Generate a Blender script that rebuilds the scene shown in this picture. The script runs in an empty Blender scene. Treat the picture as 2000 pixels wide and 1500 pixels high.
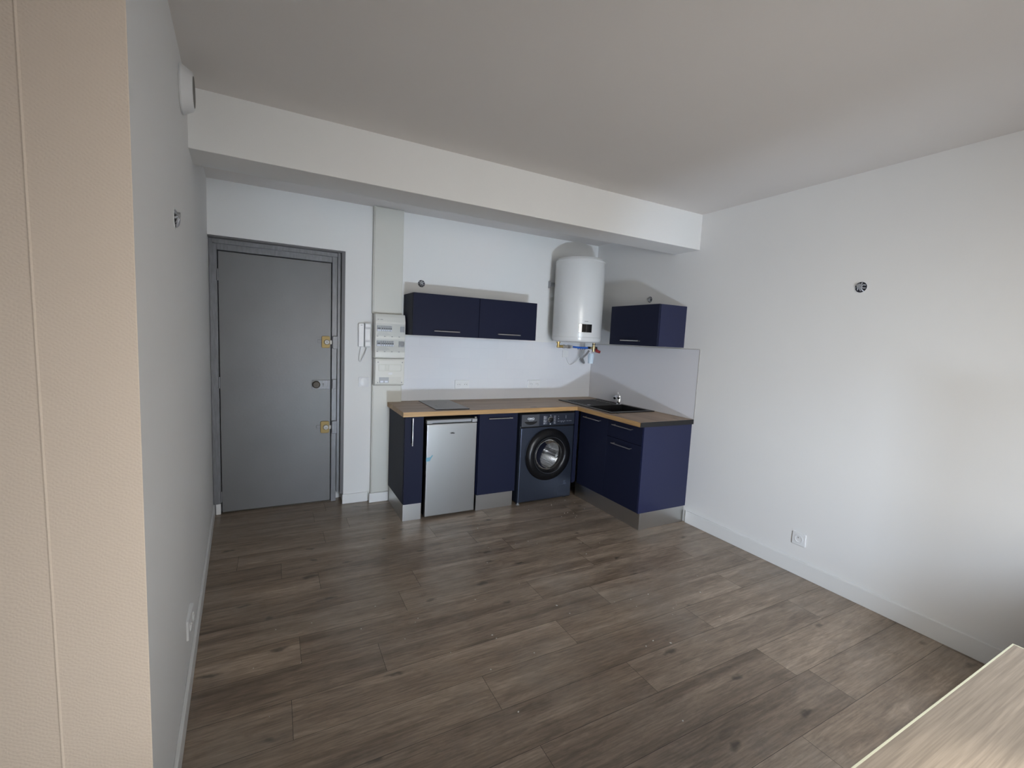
import bpy, bmesh, math, random
from mathutils import Vector, Matrix
random.seed(7)
S = bpy.context.scene
COL = S.collection

# ------------------------------------------------------------------ camera
yaw, pitch, roll = 0.490514, 0.09951, 0.047405
cy, sy, cp, sp = math.cos(yaw), math.sin(yaw), math.cos(pitch), math.sin(pitch)
F = Vector((sy*cp, cy*cp, -sp)); R0 = Vector((cy, -sy, 0)); U0 = R0.cross(F)
R = R0*math.cos(roll) + U0*math.sin(roll); U = U0*math.cos(roll) - R0*math.sin(roll)
cam = bpy.data.cameras.new('camera'); co = bpy.data.objects.new('camera', cam); COL.objects.link(co)
co.matrix_world = Matrix(((R.x, U.x, -F.x, 0.42679), (R.y, U.y, -F.y, -4.03008), (R.z, U.z, -F.z, 1.50354), (0, 0, 0, 1)))
cam.sensor_width = 36; cam.lens = 36*875.454/2000; cam.clip_start = 0.02
S.camera = co
# ------------------------------------------------------------------ world, exposure
w = bpy.data.worlds.new('sky'); S.world = w; w.use_nodes = True
bg = w.node_tree.nodes['Background']; bg.inputs[0].default_value = (0.62, 0.75, 1, 1); bg.inputs[1].default_value = 1.0
S.view_settings.view_transform = 'Standard'; S.view_settings.look = 'None'
S.view_settings.gamma = 1; S.view_settings.use_curve_mapping = False
S.view_settings.exposure = 0.0
# ------------------------------------------------------------------ lights
def area(name, loc, target, sx, sz, power, color, spread=180):
    l = bpy.data.lights.new(name, 'AREA'); l.shape = 'RECTANGLE'; l.size = sx; l.size_y = sz
    l.energy = power; l.color = color; l.spread = math.radians(spread)
    o = bpy.data.objects.new(name, l); COL.objects.link(o); o.location = loc
    o.rotation_euler = (Vector(target)-Vector(loc)).to_track_quat('-Z', 'Y').to_euler()
    return o
area('window_daylight', (1.30, -5.17, 1.45), (3.2, 0, -1.3), 1.2, 1.35, 48, (1.0, 0.975, 0.92), 125)
area('sky_glow', (-1.8, -10.5, 4.6), (1.6, -4.0, 1.0), 9.0, 2.2, 1500, (0.50, 0.70, 1.0))
area('sun_glare_standin', (1.38, -5.12, 0.11), (2.42, 0, 1.65), 0.30, 0.13, 18.5, (0.70, 0.83, 1.0), 84)  # low lamp added as stand-in for sun glare near the window
sun = bpy.data.lights.new('sun', 'SUN'); sun.energy = 15; sun.color = (1, 0.92, 0.78); sun.angle = math.radians(5)
so = bpy.data.objects.new('sun', sun); COL.objects.link(so)
so.rotation_euler = Vector((-0.35, 1.0, -0.88)).to_track_quat('-Z', 'Y').to_euler()

# ------------------------------------------------------------------ materials
def mat(name, color, rough=0.5, metal=0.0, spec=0.5, coat=0.0, emit=None, alpha=None):
    m = bpy.data.materials.new(name); m.use_nodes = True
    b = m.node_tree.nodes['Principled BSDF']
    b.inputs['Base Color'].default_value = (*color, 1); b.inputs['Roughness'].default_value = rough
    b.inputs['Metallic'].default_value = metal; b.inputs['Specular IOR Level'].default_value = spec
    b.inputs['Coat Weight'].default_value = coat
    if emit: b.inputs['Emission Color'].default_value = (*emit, 1); b.inputs['Emission Strength'].default_value = 1
    return m
def nodes(m): return m.node_tree.nodes, m.node_tree.links, m.node_tree.nodes['Principled BSDF']
def add_noise(m, scale=(1, 1, 1), nscale=5, detail=4, c0=None, c1=None, bump=0, lo=0.3, hi=0.7, rough=None, bscale=None):
    N, L, b = nodes(m)
    tc = N.new('ShaderNodeTexCoord'); mp = N.new('ShaderNodeMapping'); mp.inputs['Scale'].default_value = scale
    L.new(tc.outputs['Object'], mp.inputs[0])
    nz = N.new('ShaderNodeTexNoise'); nz.inputs['Scale'].default_value = nscale; nz.inputs['Detail'].default_value = detail
    L.new(mp.outputs[0], nz.inputs['Vector'])
    if c0:
        r = N.new('ShaderNodeValToRGB'); r.color_ramp.elements[0].position = lo; r.color_ramp.elements[1].position = hi
        r.color_ramp.elements[0].color = (*c0, 1); r.color_ramp.elements[1].color = (*c1, 1)
        L.new(nz.outputs[0], r.inputs[0]); L.new(r.outputs[0], b.inputs['Base Color'])
    if bump:
        nb = nz
        if bscale:
            nb = N.new('ShaderNodeTexNoise'); nb.inputs['Scale'].default_value = bscale; L.new(mp.outputs[0], nb.inputs['Vector'])
        bp = N.new('ShaderNodeBump'); bp.inputs['Strength'].default_value = bump; bp.inputs['Distance'].default_value = 0.002
        L.new(nb.outputs[0], bp.inputs['Height']); L.new(bp.outputs[0], b.inputs['Normal'])
    if rough:
        mr = N.new('ShaderNodeMapRange'); mr.inputs['To Min'].default_value = rough[0]; mr.inputs['To Max'].default_value = rough[1]
        L.new(nz.outputs[0], mr.inputs['Value']); L.new(mr.outputs[0], b.inputs['Roughness'])
    return m
M = {}
M['wall'] = add_noise(mat('white_wall_paint', (0.78, 0.785, 0.78), 0.75, spec=0.25), nscale=1.2, c0=(0.77, 0.775, 0.775), c1=(0.79, 0.795, 0.79), bump=0.12, bscale=170)
M['ceil'] = add_noise(mat('white_ceiling_paint', (0.72, 0.70, 0.69), 0.9, spec=0.1), nscale=1.0, c0=(0.73, 0.705, 0.685), c1=(0.75, 0.725, 0.705), bump=0.12, bscale=140)
M['trim'] = mat('white_gloss_trim', (0.76, 0.77, 0.77), 0.35)
M['trunk'] = mat('beige_plastic', (0.63, 0.63, 0.585), 0.4)
M['box'] = mat('ivory_plastic', (0.70, 0.705, 0.665), 0.28)
M['white'] = mat('white_plastic', (0.755, 0.77, 0.785), 0.3)
M['enamel'] = mat('white_enamel', (0.74, 0.755, 0.76), 0.25)
M['door'] = add_noise(mat('grey_door_paint', (0.2, 0.2, 0.2), 0.42), nscale=2.5, c0=(0.160, 0.161, 0.166), c1=(0.182, 0.184, 0.190), bump=0.25, bscale=60)
M['frame'] = add_noise(mat('grey_frame_paint', (0.2, 0.2, 0.22), 0.35), scale=(6, 6, 1), nscale=14, c0=(0.165, 0.17, 0.185), c1=(0.215, 0.22, 0.24), bump=0.5, bscale=22)
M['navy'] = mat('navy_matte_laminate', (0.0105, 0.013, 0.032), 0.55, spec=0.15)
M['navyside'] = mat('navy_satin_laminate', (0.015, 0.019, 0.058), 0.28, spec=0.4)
M['dark'] = mat('dark_interior', (0.012, 0.012, 0.014), 0.7)
M['alu'] = add_noise(mat('brushed_aluminium', (0.55, 0.55, 0.54), 0.33, 1.0), scale=(1, 1, 60), nscale=8, rough=(0.25, 0.42))
M['steel'] = add_noise(mat('brushed_steel', (0.47, 0.475, 0.47), 0.36, 1.0), scale=(90, 90, 1), nscale=3, rough=(0.30, 0.42))
M['chrome'] = mat('chrome', (0.85, 0.86, 0.88), 0.08, 1.0)
M['nickel'] = mat('satin_nickel', (0.68, 0.67, 0.65), 0.28, 1.0)
M['brass'] = mat('old_brass', (0.20, 0.145, 0.06), 0.5, 0.75)
M['lockmetal'] = mat('worn_lock_metal', (0.36, 0.35, 0.33), 0.55, 0.6)
M['bronze'] = mat('dark_bronze', (0.055, 0.045, 0.033), 0.5, 0.3)
M['black'] = mat('black_plastic', (0.008, 0.008, 0.009), 0.3)
M['glassblack'] = mat('black_glass', (0.004, 0.004, 0.005), 0.05, coat=1)
M['doorblack'] = mat('black_door_plastic', (0.006, 0.006, 0.007), 0.30, spec=0.25)
M['hob'] = mat('ceramic_glass', (0.01, 0.01, 0.012), 0.12)
M['sink'] = mat('black_composite', (0.006, 0.006, 0.007), 0.4)
M['wm'] = mat('anthracite_blue_steel', (0.068, 0.082, 0.118), 0.30, 0.8)
M['wm2'] = mat('anthracite_panel', (0.022, 0.027, 0.042), 0.38, 0.2)
M['wm3'] = mat('grey_drawer_front', (0.09, 0.095, 0.11), 0.35, 0.4)
M['print'] = mat('white_print', (0.6, 0.64, 0.68), 0.5)
M['blackprint'] = mat('black_print', (0.01, 0.01, 0.01), 0.5)
M['blue'] = mat('blue_film', (0.14, 0.32, 0.42), 0.4)
M['bluehose'] = mat('blue_hose', (0.02, 0.12, 0.50), 0.4)
M['red'] = mat('red_plastic', (0.25, 0.01, 0.012), 0.4)
M['grey'] = mat('grey_plastic', (0.30, 0.31, 0.32), 0.4)
M['wire'] = mat('silver_wire', (0.45, 0.47, 0.52), 0.35, 0.4)
M['hole'] = mat('dark_blue_box', (0.018, 0.02, 0.03), 0.5)
M['crumb'] = mat('white_plaster_crumbs', (0.6, 0.58, 0.53), 0.8)
M['greytrim'] = mat('grey_edge_profile', (0.35, 0.34, 0.33), 0.4)

# textured cream wallpaper
m = add_noise(mat('cream_wallpaper', (0.72, 0.62, 0.52), 0.85, spec=0.2), nscale=1.5, c0=(0.66, 0.575, 0.49), c1=(0.70, 0.61, 0.525))
N, L, b = nodes(m)
tc = N.new('ShaderNodeTexCoord'); prev = None
for ang in (0.62, -0.62):
    mp = N.new('ShaderNodeMapping'); mp.inputs['Rotation'].default_value = (0, ang, 0)
    L.new(tc.outputs['Object'], mp.inputs[0])
    wv = N.new('ShaderNodeTexWave'); wv.inputs['Scale'].default_value = 62; wv.inputs['Distortion'].default_value = 7; wv.inputs['Detail'].default_value = 2
    wv.bands_direction = 'Z'; L.new(mp.outputs[0], wv.inputs[0])
    if prev:
        ad = N.new('ShaderNodeMath'); ad.operation = 'MULTIPLY'; L.new(prev.outputs[1], ad.inputs[0]); L.new(wv.outputs[1], ad.inputs[1]); prev = ad
    else: prev = wv
bp = N.new('ShaderNodeBump'); bp.inputs['Strength'].default_value = 0.22; bp.inputs['Distance'].default_value = 0.0010
L.new(prev.outputs[0], bp.inputs['Height']); L.new(bp.outputs[0], b.inputs['Normal'])
M['paper'] = m

# glossy splashback with faint tile joints (x/z plane)
m = mat('splashback', (0.74, 0.76, 0.80), 0.07)
N, L, b = nodes(m)
tc = N.new('ShaderNodeTexCoord'); mp = N.new('ShaderNodeMapping'); mp.inputs['Rotation'].default_value = (math.radians(90), 0, 0)
L.new(tc.outputs['Object'], mp.inputs[0])
br = N.new('ShaderNodeTexBrick'); br.inputs['Scale'].default_value = 1; br.inputs['Brick Width'].default_value = 0.2; br.inputs['Row Height'].default_value = 0.1
br.inputs['Mortar Size'].default_value = 0.0012; br.inputs['Color1'].default_value = (0.735, 0.755, 0.80, 1); br.inputs['Color2'].default_value = (0.75, 0.77, 0.81, 1); br.inputs['Mortar'].default_value = (0.715, 0.735, 0.78, 1)
L.new(mp.outputs[0], br.inputs['Vector']); L.new(br.outputs['Color'], b.inputs['Base Color'])
bp = N.new('ShaderNodeBump'); bp.inputs['Strength'].default_value = 0.10; bp.inputs['Distance'].default_value = 0.001; bp.invert = True
L.new(br.outputs['Fac'], bp.inputs['Height']); L.new(bp.outputs[0], b.inputs['Normal'])
M['splash'] = m
M['splashR'] = mat('splashback_smooth', (0.70, 0.71, 0.755), 0.2)

def wood(name, cols, rough, plank=False, xs=1.0, nsc=1.0, axis=0, knots=True, bump=0.15):
    m = mat(name, cols[0], 0.4); N, L, b = nodes(m)
    tc = N.new('ShaderNodeTexCoord'); vec = tc.outputs['Object']
    if plank:
        at = N.new('ShaderNodeAttribute'); at.attribute_name = 'plank'
        sc = N.new('ShaderNodeVectorMath'); sc.operation = 'SCALE'; sc.inputs['Scale'].default_value = 0.55
        L.new(at.outputs['Color'], sc.inputs[0])
        ad = N.new('ShaderNodeVectorMath'); L.new(vec, ad.inputs[0]); L.new(sc.outputs[0], ad.inputs[1]); vec = ad.outputs[0]
    mp = N.new('ShaderNodeMapping'); s = [9.0*nsc]*3; s[axis] = 0.9*xs; mp.inputs['Scale'].default_value = s
    L.new(vec, mp.inputs[0])
    n1 = N.new('ShaderNodeTexNoise'); n1.inputs['Scale'].default_value = 1.0; n1.inputs['Detail'].default_value = 5; n1.inputs['Roughness'].default_value = 0.55; n1.inputs['Distortion'].default_value = 0.6
    L.new(mp.outputs[0], n1.inputs['Vector'])
    r = N.new('ShaderNodeValToRGB'); cr = r.color_ramp
    cr.elements[0].position = 0.28; cr.elements[0].color = (*cols[0], 1); cr.elements[1].position = 0.72; cr.elements[1].color = (*cols[2], 1)
    e = cr.elements.new(0.5); e.color = (*cols[1], 1)
    L.new(n1.outputs[0], r.inputs[0]); out = r.outputs[0]
    # fine pores
    mp2 = N.new('ShaderNodeMapping'); s = [130.0*nsc]*3; s[axis] = 7*xs; mp2.inputs['Scale'].default_value = s; L.new(vec, mp2.inputs[0])
    n2 = N.new('ShaderNodeTexNoise'); n2.inputs['Scale'].default_value = 1.0; n2.inputs['Detail'].default_value = 3; L.new(mp2.outputs[0], n2.inputs['Vector'])
    mr = N.new('ShaderNodeMapRange'); mr.inputs['From Min'].default_value = 0.35; mr.inputs['From Max'].default_value = 0.65; mr.inputs['To Min'].default_value = 0.80; mr.inputs['To Max'].default_value = 1.14
    L.new(n2.outputs[0], mr.inputs['Value'])
    mx = N.new('ShaderNodeVectorMath'); mx.operation = 'SCALE'; L.new(out, mx.inputs[0]); L.new(mr.outputs[0], mx.inputs['Scale']); out = mx.outputs[0]
    if knots:
        mp3 = N.new('ShaderNodeMapping'); s = [3.1]*3; s[axis] = 1.25; mp3.inputs['Scale'].default_value = s; L.new(vec, mp3.inputs[0])
        nd = N.new('ShaderNodeTexNoise'); nd.inputs['Scale'].default_value = 14; L.new(vec, nd.inputs['Vector'])
        am = N.new('ShaderNodeVectorMath'); am.operation = 'SCALE'; am.inputs['Scale'].default_value = 0.16; L.new(nd.outputs['Color'], am.inputs[0])
        aa = N.new('ShaderNodeVectorMath'); L.new(mp3.outputs[0], aa.inputs[0]); L.new(am.outputs[0], aa.inputs[1])
        vo = N.new('ShaderNodeTexVoronoi'); vo.inputs['Scale'].default_value = 1.0; vo.voronoi_dimensions = '2D'; L.new(aa.outputs[0], vo.inputs['Vector'])
        kr = N.new('ShaderNodeMapRange'); kr.inputs['From Min'].default_value = 0.01; kr.inputs['From Max'].default_value = 0.062; kr.inputs['To Min'].default_value = 0.36; kr.inputs['To Max'].default_value = 1; kr.interpolation_type = 'SMOOTHSTEP'
        L.new(vo.outputs['Distance'], kr.inputs['Value'])
        m2 = N.new('ShaderNodeVectorMath'); m2.operation = 'SCALE'; L.new(out, m2.inputs[0]); L.new(kr.outputs[0], m2.inputs['Scale']); out = m2.outputs[0]
    if plank:
        sx = N.new('ShaderNodeSeparateColor'); L.new(at.outputs['Color'], sx.inputs[0])
        pr = N.new('ShaderNodeMapRange'); pr.inputs['To Min'].default_value = 0.92; pr.inputs['To Max'].default_value = 1.08; L.new(sx.outputs[2], pr.inputs['Value'])
        m3 = N.new('ShaderNodeVectorMath'); m3.operation = 'SCALE'; L.new(out, m3.inputs[0]); L.new(pr.outputs[0], m3.inputs['Scale']); out = m3.outputs[0]
        # mottled weathering
        mpm = N.new('ShaderNodeMapping'); mpm.inputs['Scale'].default_value = (7, 34, 1); L.new(tc.outputs['Object'], mpm.inputs[0])
        nm = N.new('ShaderNodeTexNoise'); nm.inputs['Scale'].default_value = 1; nm.inputs['Detail'].default_value = 6; nm.inputs['Roughness'].default_value = 0.72; nm.inputs['Distortion'].default_value = 1.2; L.new(mpm.outputs[0], nm.inputs['Vector'])
        mm_ = N.new('ShaderNodeMapRange'); mm_.inputs['From Min'].default_value = 0.3; mm_.inputs['From Max'].default_value = 0.7; mm_.inputs['To Min'].default_value = 0.72; mm_.inputs['To Max'].default_value = 1.26; L.new(nm.outputs[0], mm_.inputs['Value'])
        m4 = N.new('ShaderNodeVectorMath'); m4.operation = 'SCALE'; L.new(out, m4.inputs[0]); L.new(mm_.outputs[0], m4.inputs['Scale']); out = m4.outputs[0]
        # plaster dust smears, thicker in patches
        d1 = N.new('ShaderNodeTexNoise'); d1.inputs['Scale'].default_value = 1.6; d1.inputs['Detail'].default_value = 6; d1.inputs['Roughness'].default_value = 0.7; L.new(tc.outputs['Object'], d1.inputs['Vector'])
        dr = N.new('ShaderNodeMapRange'); dr.inputs['From Min'].default_value = 0.47; dr.inputs['From Max'].default_value = 0.75; dr.inputs['To Max'].default_value = 0.5; L.new(d1.outputs[0], dr.inputs['Value'])
        mc = N.new('ShaderNodeMix'); mc.data_type = 'RGBA'; mc.inputs[7].default_value = (0.33, 0.29, 0.25, 1)
        L.new(dr.outputs[0], mc.inputs[0]); L.new(out, mc.inputs[6]); out = mc.outputs[2]
    L.new(out, b.inputs['Base Color'])
    rr = N.new('ShaderNodeMapRange'); rr.inputs['To Min'].default_value = rough[0]; rr.inputs['To Max'].default_value = rough[1]; L.new(n2.outputs[0], rr.inputs['Value']); L.new(rr.outputs[0], b.inputs['Roughness'])
    bp = N.new('ShaderNodeBump'); bp.inputs['Strength'].default_value = bump; bp.inputs['Distance'].default_value = 0.001
    L.new(n2.outputs[0], bp.inputs['Height']); L.new(bp.outputs[0], b.inputs['Normal'])
    return m
M['floor'] = wood('laminate_floor', [(0.128, 0.092, 0.064), (0.245, 0.185, 0.136), (0.36, 0.28, 0.212)], (0.23, 0.42), plank=True)
M['groove'] = mat('plank_joint', (0.03, 0.024, 0.02), 0.6)
M['oakx'] = wood('oak_worktop_x', [(0.27, 0.18, 0.115), (0.37, 0.255, 0.165), (0.45, 0.32, 0.215)], (0.35, 0.5), nsc=1.6)
M['oaky'] = wood('oak_worktop_y', [(0.27, 0.18, 0.115), (0.37, 0.255, 0.165), (0.45, 0.32, 0.215)], (0.35, 0.5), nsc=1.6, axis=1)
M['oakedge'] = wood('oak_edge_band', [(0.33, 0.19, 0.075), (0.46, 0.28, 0.12), (0.56, 0.36, 0.17)], (0.4, 0.55), nsc=3, knots=False)
M['oakedgey'] = wood('oak_edge_band_y', [(0.33, 0.19, 0.075), (0.46, 0.28, 0.12), (0.56, 0.36, 0.17)], (0.4, 0.55), nsc=3, axis=1, knots=False)
M['table'] = wood('pale_table_wood', [(0.215, 0.18, 0.145), (0.245, 0.205, 0.165), (0.28, 0.235, 0.19)], (0.3, 0.45), nsc=2.2, knots=False)
M['tablevein'] = mat('pale_table_edge', (0.50, 0.50, 0.38), 0.4)

# ------------------------------------------------------------------ mesh helpers
class B:
    def __init__(s): s.bm = bmesh.new()
    def box(s, x0, x1, y0, y1, z0, z1, mi=0):
        v = [s.bm.verts.new(p) for p in ((x0,y0,z0),(x1,y0,z0),(x1,y1,z0),(x0,y1,z0),(x0,y0,z1),(x1,y0,z1),(x1,y1,z1),(x0,y1,z1))]
        for f in ((0,3,2,1),(4,5,6,7),(0,1,5,4),(1,2,6,5),(2,3,7,6),(3,0,4,7)):
            s.bm.faces.new([v[i] for i in f]).material_index = mi
        return s
    def prism(s, poly, z0, z1, ax=2):
        def P(a, b, c): return (a, b, c) if ax == 2 else ((a, c, b) if ax == 1 else (c, a, b))
        lo = [s.bm.verts.new(P(a, b, z0)) for a, b in poly]; hi = [s.bm.verts.new(P(a, b, z1)) for a, b in poly]
        n = len(poly); s.bm.faces.new(lo[::-1]); s.bm.faces.new(hi)
        for i in range(n): s.bm.faces.new([lo[i], lo[(i+1) % n], hi[(i+1) % n], hi[i]])
        return s
    def lathe(s, prof, center, axis=(0, 0, 1), n=40):
        a = Vector(axis).normalized(); u = a.orthogonal().normalized(); v = a.cross(u); c = Vector(center)
        rings = []
        for r, h in prof:
            if r < 1e-6: rings.append([s.bm.verts.new(c+a*h)])
            else: rings.append([s.bm.verts.new(c+a*h+(u*math.cos(t)+v*math.sin(t))*r) for t in [2*math.pi*i/n for i in range(n)]])
        for A, Bb in zip(rings, rings[1:]):
            if len(A) == 1 and len(Bb) == 1: continue
            for i in range(n):
                j = (i+1) % n
                if len(A) == 1: s.bm.faces.new([A[0], Bb[i], Bb[j]])
                elif len(Bb) == 1: s.bm.faces.new([A[i], A[j], Bb[0]])
                else: s.bm.faces.new([A[i], A[j], Bb[j], Bb[i]])
        return s
    def cyl(s, p0, p1, r, r1=None, n=24):
        d = Vector(p1)-Vector(p0); h = d.length
        return s.lathe([(0, 0), (r, 0), (r1 or r, h), (0, h)], p0, d, n)
    def tube(s, pts, r, n=10, smooth=6):
        P = [Vector(p) for p in pts]
        if smooth and len(P) > 2:
            Q = []
            for i in range(len(P)-1):
                p0 = P[max(i-1, 0)]; p1 = P[i]; p2 = P[i+1]; p3 = P[min(i+2, len(P)-1)]
                for k in range(smooth):
                    t = k/smooth
                    Q.append(0.5*((2*p1)+(p2-p0)*t+(2*p0-5*p1+4*p2-p3)*t*t+(3*p1-p0-3*p2+p3)*t**3))
            Q.append(P[-1]); P = Q
        rings = []; u = None
        for i, p in enumerate(P):
            d = (P[min(i+1, len(P)-1)]-P[max(i-1, 0)]).normalized()
            u = d.orthogonal().normalized() if u is None else (u-d*u.dot(d)).normalized()
            v = d.cross(u)
            rings.append([s.bm.verts.new(p+(u*math.cos(t)+v*math.sin(t))*r) for t in [2*math.pi*k/n for k in range(n)]])
        for A, Bb in zip(rings, rings[1:]):
            for k in range(n): s.bm.faces.new([A[k], A[(k+1) % n], Bb[(k+1) % n], Bb[k]])
        s.bm.faces.new(rings[0][::-1]); s.bm.faces.new(rings[-1])
        return s
def islands(bm):
    'the separate boxes of a bmesh, each as a mesh of its own'
    bm.verts.ensure_lookup_table(); out = []
    for i in range(0, len(bm.verts), 8):
        c = [v.co.copy() for v in bm.verts[i:i+8]]
        out.append(B().box(min(p.x for p in c), max(p.x for p in c), min(p.y for p in c), max(p.y for p in c), min(p.z for p in c), max(p.z for p in c)))
    return out
def rrect(x0, x1, z0, z1, r, n=5):
    pts = []
    for cx, cz, a in ((x1-r, z1-r, 0), (x0+r, z1-r, 90), (x0+r, z0+r, 180), (x1-r, z0+r, 270)):
        for i in range(n+1):
            t = math.radians(a+90*i/n); pts.append((cx+r*math.cos(t), cz+r*math.sin(t)))
    return pts
def props(o, label=None, cat=None, group=None, kind=None):
    if label: o['label'] = label
    if cat: o['category'] = cat
    if group: o['group'] = group
    if kind: o['kind'] = kind
    return o
def thing(name, loc, label, cat, group=None, kind=None):
    o = bpy.data.objects.new(name, None); COL.objects.link(o); o.location = loc; o.empty_display_size = 0.1
    return props(o, label, cat, group, kind)
def wloc(o):
    v = Vector((0, 0, 0))
    while o: v += o.location; o = o.parent
    return v
def ob(name, bb, m, parent=None, bevel=0, smooth=False, label=None, origin=None, seg=2):
    """link a mesh built in room coordinates; its origin is moved to origin (or its parent's origin)"""
    bm = bb.bm if isinstance(bb, B) else bb
    bmesh.ops.recalc_face_normals(bm, faces=bm.faces)
    off = wloc(parent) if parent else (Vector(origin) if origin else Vector((0, 0, 0)))
    bmesh.ops.translate(bm, verts=bm.verts, vec=-off)
    me = bpy.data.meshes.new(name); bm.to_mesh(me); bm.free()
    for mm in (m if isinstance(m, (list, tuple)) else [m]): me.materials.append(mm)
    o = bpy.data.objects.new(name, me); COL.objects.link(o)
    if parent: o.parent = parent
    elif origin: o.location = origin
    if smooth:
        for p in me.polygons: p.use_smooth = True
        md = o.modifiers.new('split', 'EDGE_SPLIT'); md.split_angle = math.radians(38)
    if bevel:
        md = o.modifiers.new('bevel', 'BEVEL'); md.width = bevel; md.segments = seg; md.limit_method = 'ANGLE'; md.angle_limit = math.radians(40)
    if label: o['label'] = label
    return o
def text(name, body, size, loc, rot, m, parent, depth=0.0006, bold=0.0, sx=1.0):
    c = bpy.data.curves.new(name, 'FONT'); c.body = body; c.size = size; c.extrude = depth; c.align_x = 'CENTER'; c.align_y = 'CENTER'; c.offset = bold
    t = bpy.data.objects.new(name, c); COL.objects.link(t)
    dg = bpy.context.evaluated_depsgraph_get(); me = bpy.data.meshes.new_from_object(t.evaluated_get(dg))
    bpy.data.objects.remove(t); me.name = name; me.materials.clear(); me.materials.append(m)
    me.transform(Matrix.Translation(Vector(loc)-wloc(parent)) @ Matrix.Rotation(rot[2], 4, 'Z') @ Matrix.Rotation(rot[0], 4, 'X') @ Matrix.Diagonal((sx, 1, 1, 1)))
    o = bpy.data.objects.new(name, me); COL.objects.link(o); o.parent = parent
    return o
X90 = math.radians(90)
W = 3.57
lw = lambda y: -0.056*y          # x of the left wall at depth y
YD = 0.105                       # plane of the entrance door

# ------------------------------------------------------------------ the setting
# floor: one mesh of individually bounded laminate boards
bm = bmesh.new(); lay = bm.loops.layers.float_color.new('plank')
row_joint = {0: 1.20, 1: 2.35, 2: 0.53, 3: 0.867, 4: 0.483, 5: 1.241, 6: 3.187, 7: 2.583, 8: 2.675, 9: 2.26}
Lp, g = 1.285, 0.0008
for k in range(-8, 20):
    ya = -1.34-0.2025*k; yb = ya-0.2025; j = row_joint.get(k, random.uniform(0, Lp))
    x = j-Lp*5
    while x < 3.7:
        x0, x1 = max(x, -1.25), min(x+Lp, 3.64)
        y0, y1 = max(yb, -5.3), min(ya, 0.24)
        if x1 > x0+0.01 and y1 > y0+0.01:
            c = (random.random(), random.random(), random.random(), 1)
            f = bm.faces.new([bm.verts.new(p) for p in ((x0+g, y0+g, 0), (x1-g, y0+g, 0), (x1-g, y1-g, 0), (x0+g, y1-g, 0))])
            for l in f.loops: l[lay] = c
        x += Lp
n0 = len(bm.faces)
b_ = B(); b_.bm = bm; b_.box(-1.25, 3.64, -5.3, 0.24, -0.06, -0.0002, 1)
props(ob('floor', b_, [M['floor'], M['groove']]), 'brown grey oak laminate boards running across the room', kind='structure')

b_ = B(); b_.box(-0.02, 0.956, 0, 0.24, 2.163, 2.64).box(0.956, W+0.07, 0, 0.24, -0.05, 2.64).box(-0.1, 0.956, 0.17, 0.24, -0.05, 2.2)
props(ob('wall_back', b_, M['wall']), 'white back wall with the entrance door and kitchen', kind='structure')
b_ = B(); b_.box(W, W+0.12, -5.3, 0.24, -0.05, 2.66)
props(ob('wall_right', b_, M['wall']), 'long bare white wall on the right', kind='structure')
b_ = B(); b_.prism([(lw(0.17), 0.17), (lw(-3.19), -3.19), (lw(-3.19)-0.1, -3.19), (-0.1, 0.24)], -0.05, 2.64)
props(ob('wall_left', b_, M['wall']), 'plain white wall on the left', kind='structure')
b_ = B(); b_.prism([(-1.25, -3.20), (0.122, -3.200), (0.253, -3.20), (0.236, -3.165), (0.1, -3.165), (-1.25, -3.08)], -0.05, 2.64)
pap = ob('wall_near', b_, M['paper'], bevel=0.0015)
props(pap, 'nearest wall end covered in cream woven-pattern wallpaper', kind='structure')
b_ = B(); b_.tube([(0.151, -3.1985, -0.04), (0.148, -3.1985, 0.84), (0.145, -3.1985, 1.5), (0.141, -3.1985, 2.55)], 0.0026, 8, 0)
props(ob('seam', b_, M['paper'], parent=pap))
b_ = B(); b_.box(-1.35, -1.25, -5.3, -3.08, -0.05, 2.66)
props(ob('wall_side', b_, M['wall']), 'side wall of the window bay', kind='structure')
b_ = B(); b_.box(-1.35, 0.62, -5.4, -5.2, -0.05, 2.66).box(1.98, W+0.1, -5.4, -5.2, -0.05, 2.66).box(0.62, 1.98, -5.4, -5.2, 2.24, 2.66)
props(ob('wall_window', b_, M['wall']), 'wall with the tall window behind the viewer', kind='structure')
b_ = B(); b_.box(-1.35, W+0.1, -5.4, -1.348, 2.602, 2.72)
props(ob('ceiling', b_, M['ceil']), 'flat white main ceiling', kind='structure')
b_ = B(); b_.prism([(-0.1, -1.348), (W+0.05, -1.354), (W+0.05, -1.094), (-0.1, -1.088)], 2.318, 2.72)
for v in b_.bm.verts:
    if v.co.z < 2.4: v.co.z = 2.327-0.011*v.co.x/3.5
props(ob('ceiling_beam', b_, M['wall'], bevel=0.003), 'boxed white beam crossing the ceiling in front of the kitchen', kind='structure')
b_ = B(); b_.box(-0.1, W+0.05, -1.1, 0.2, 2.560, 2.72)
props(ob('ceiling_kitchen', b_, M['ceil']), 'lower strip of ceiling behind the beam', kind='structure')

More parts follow.
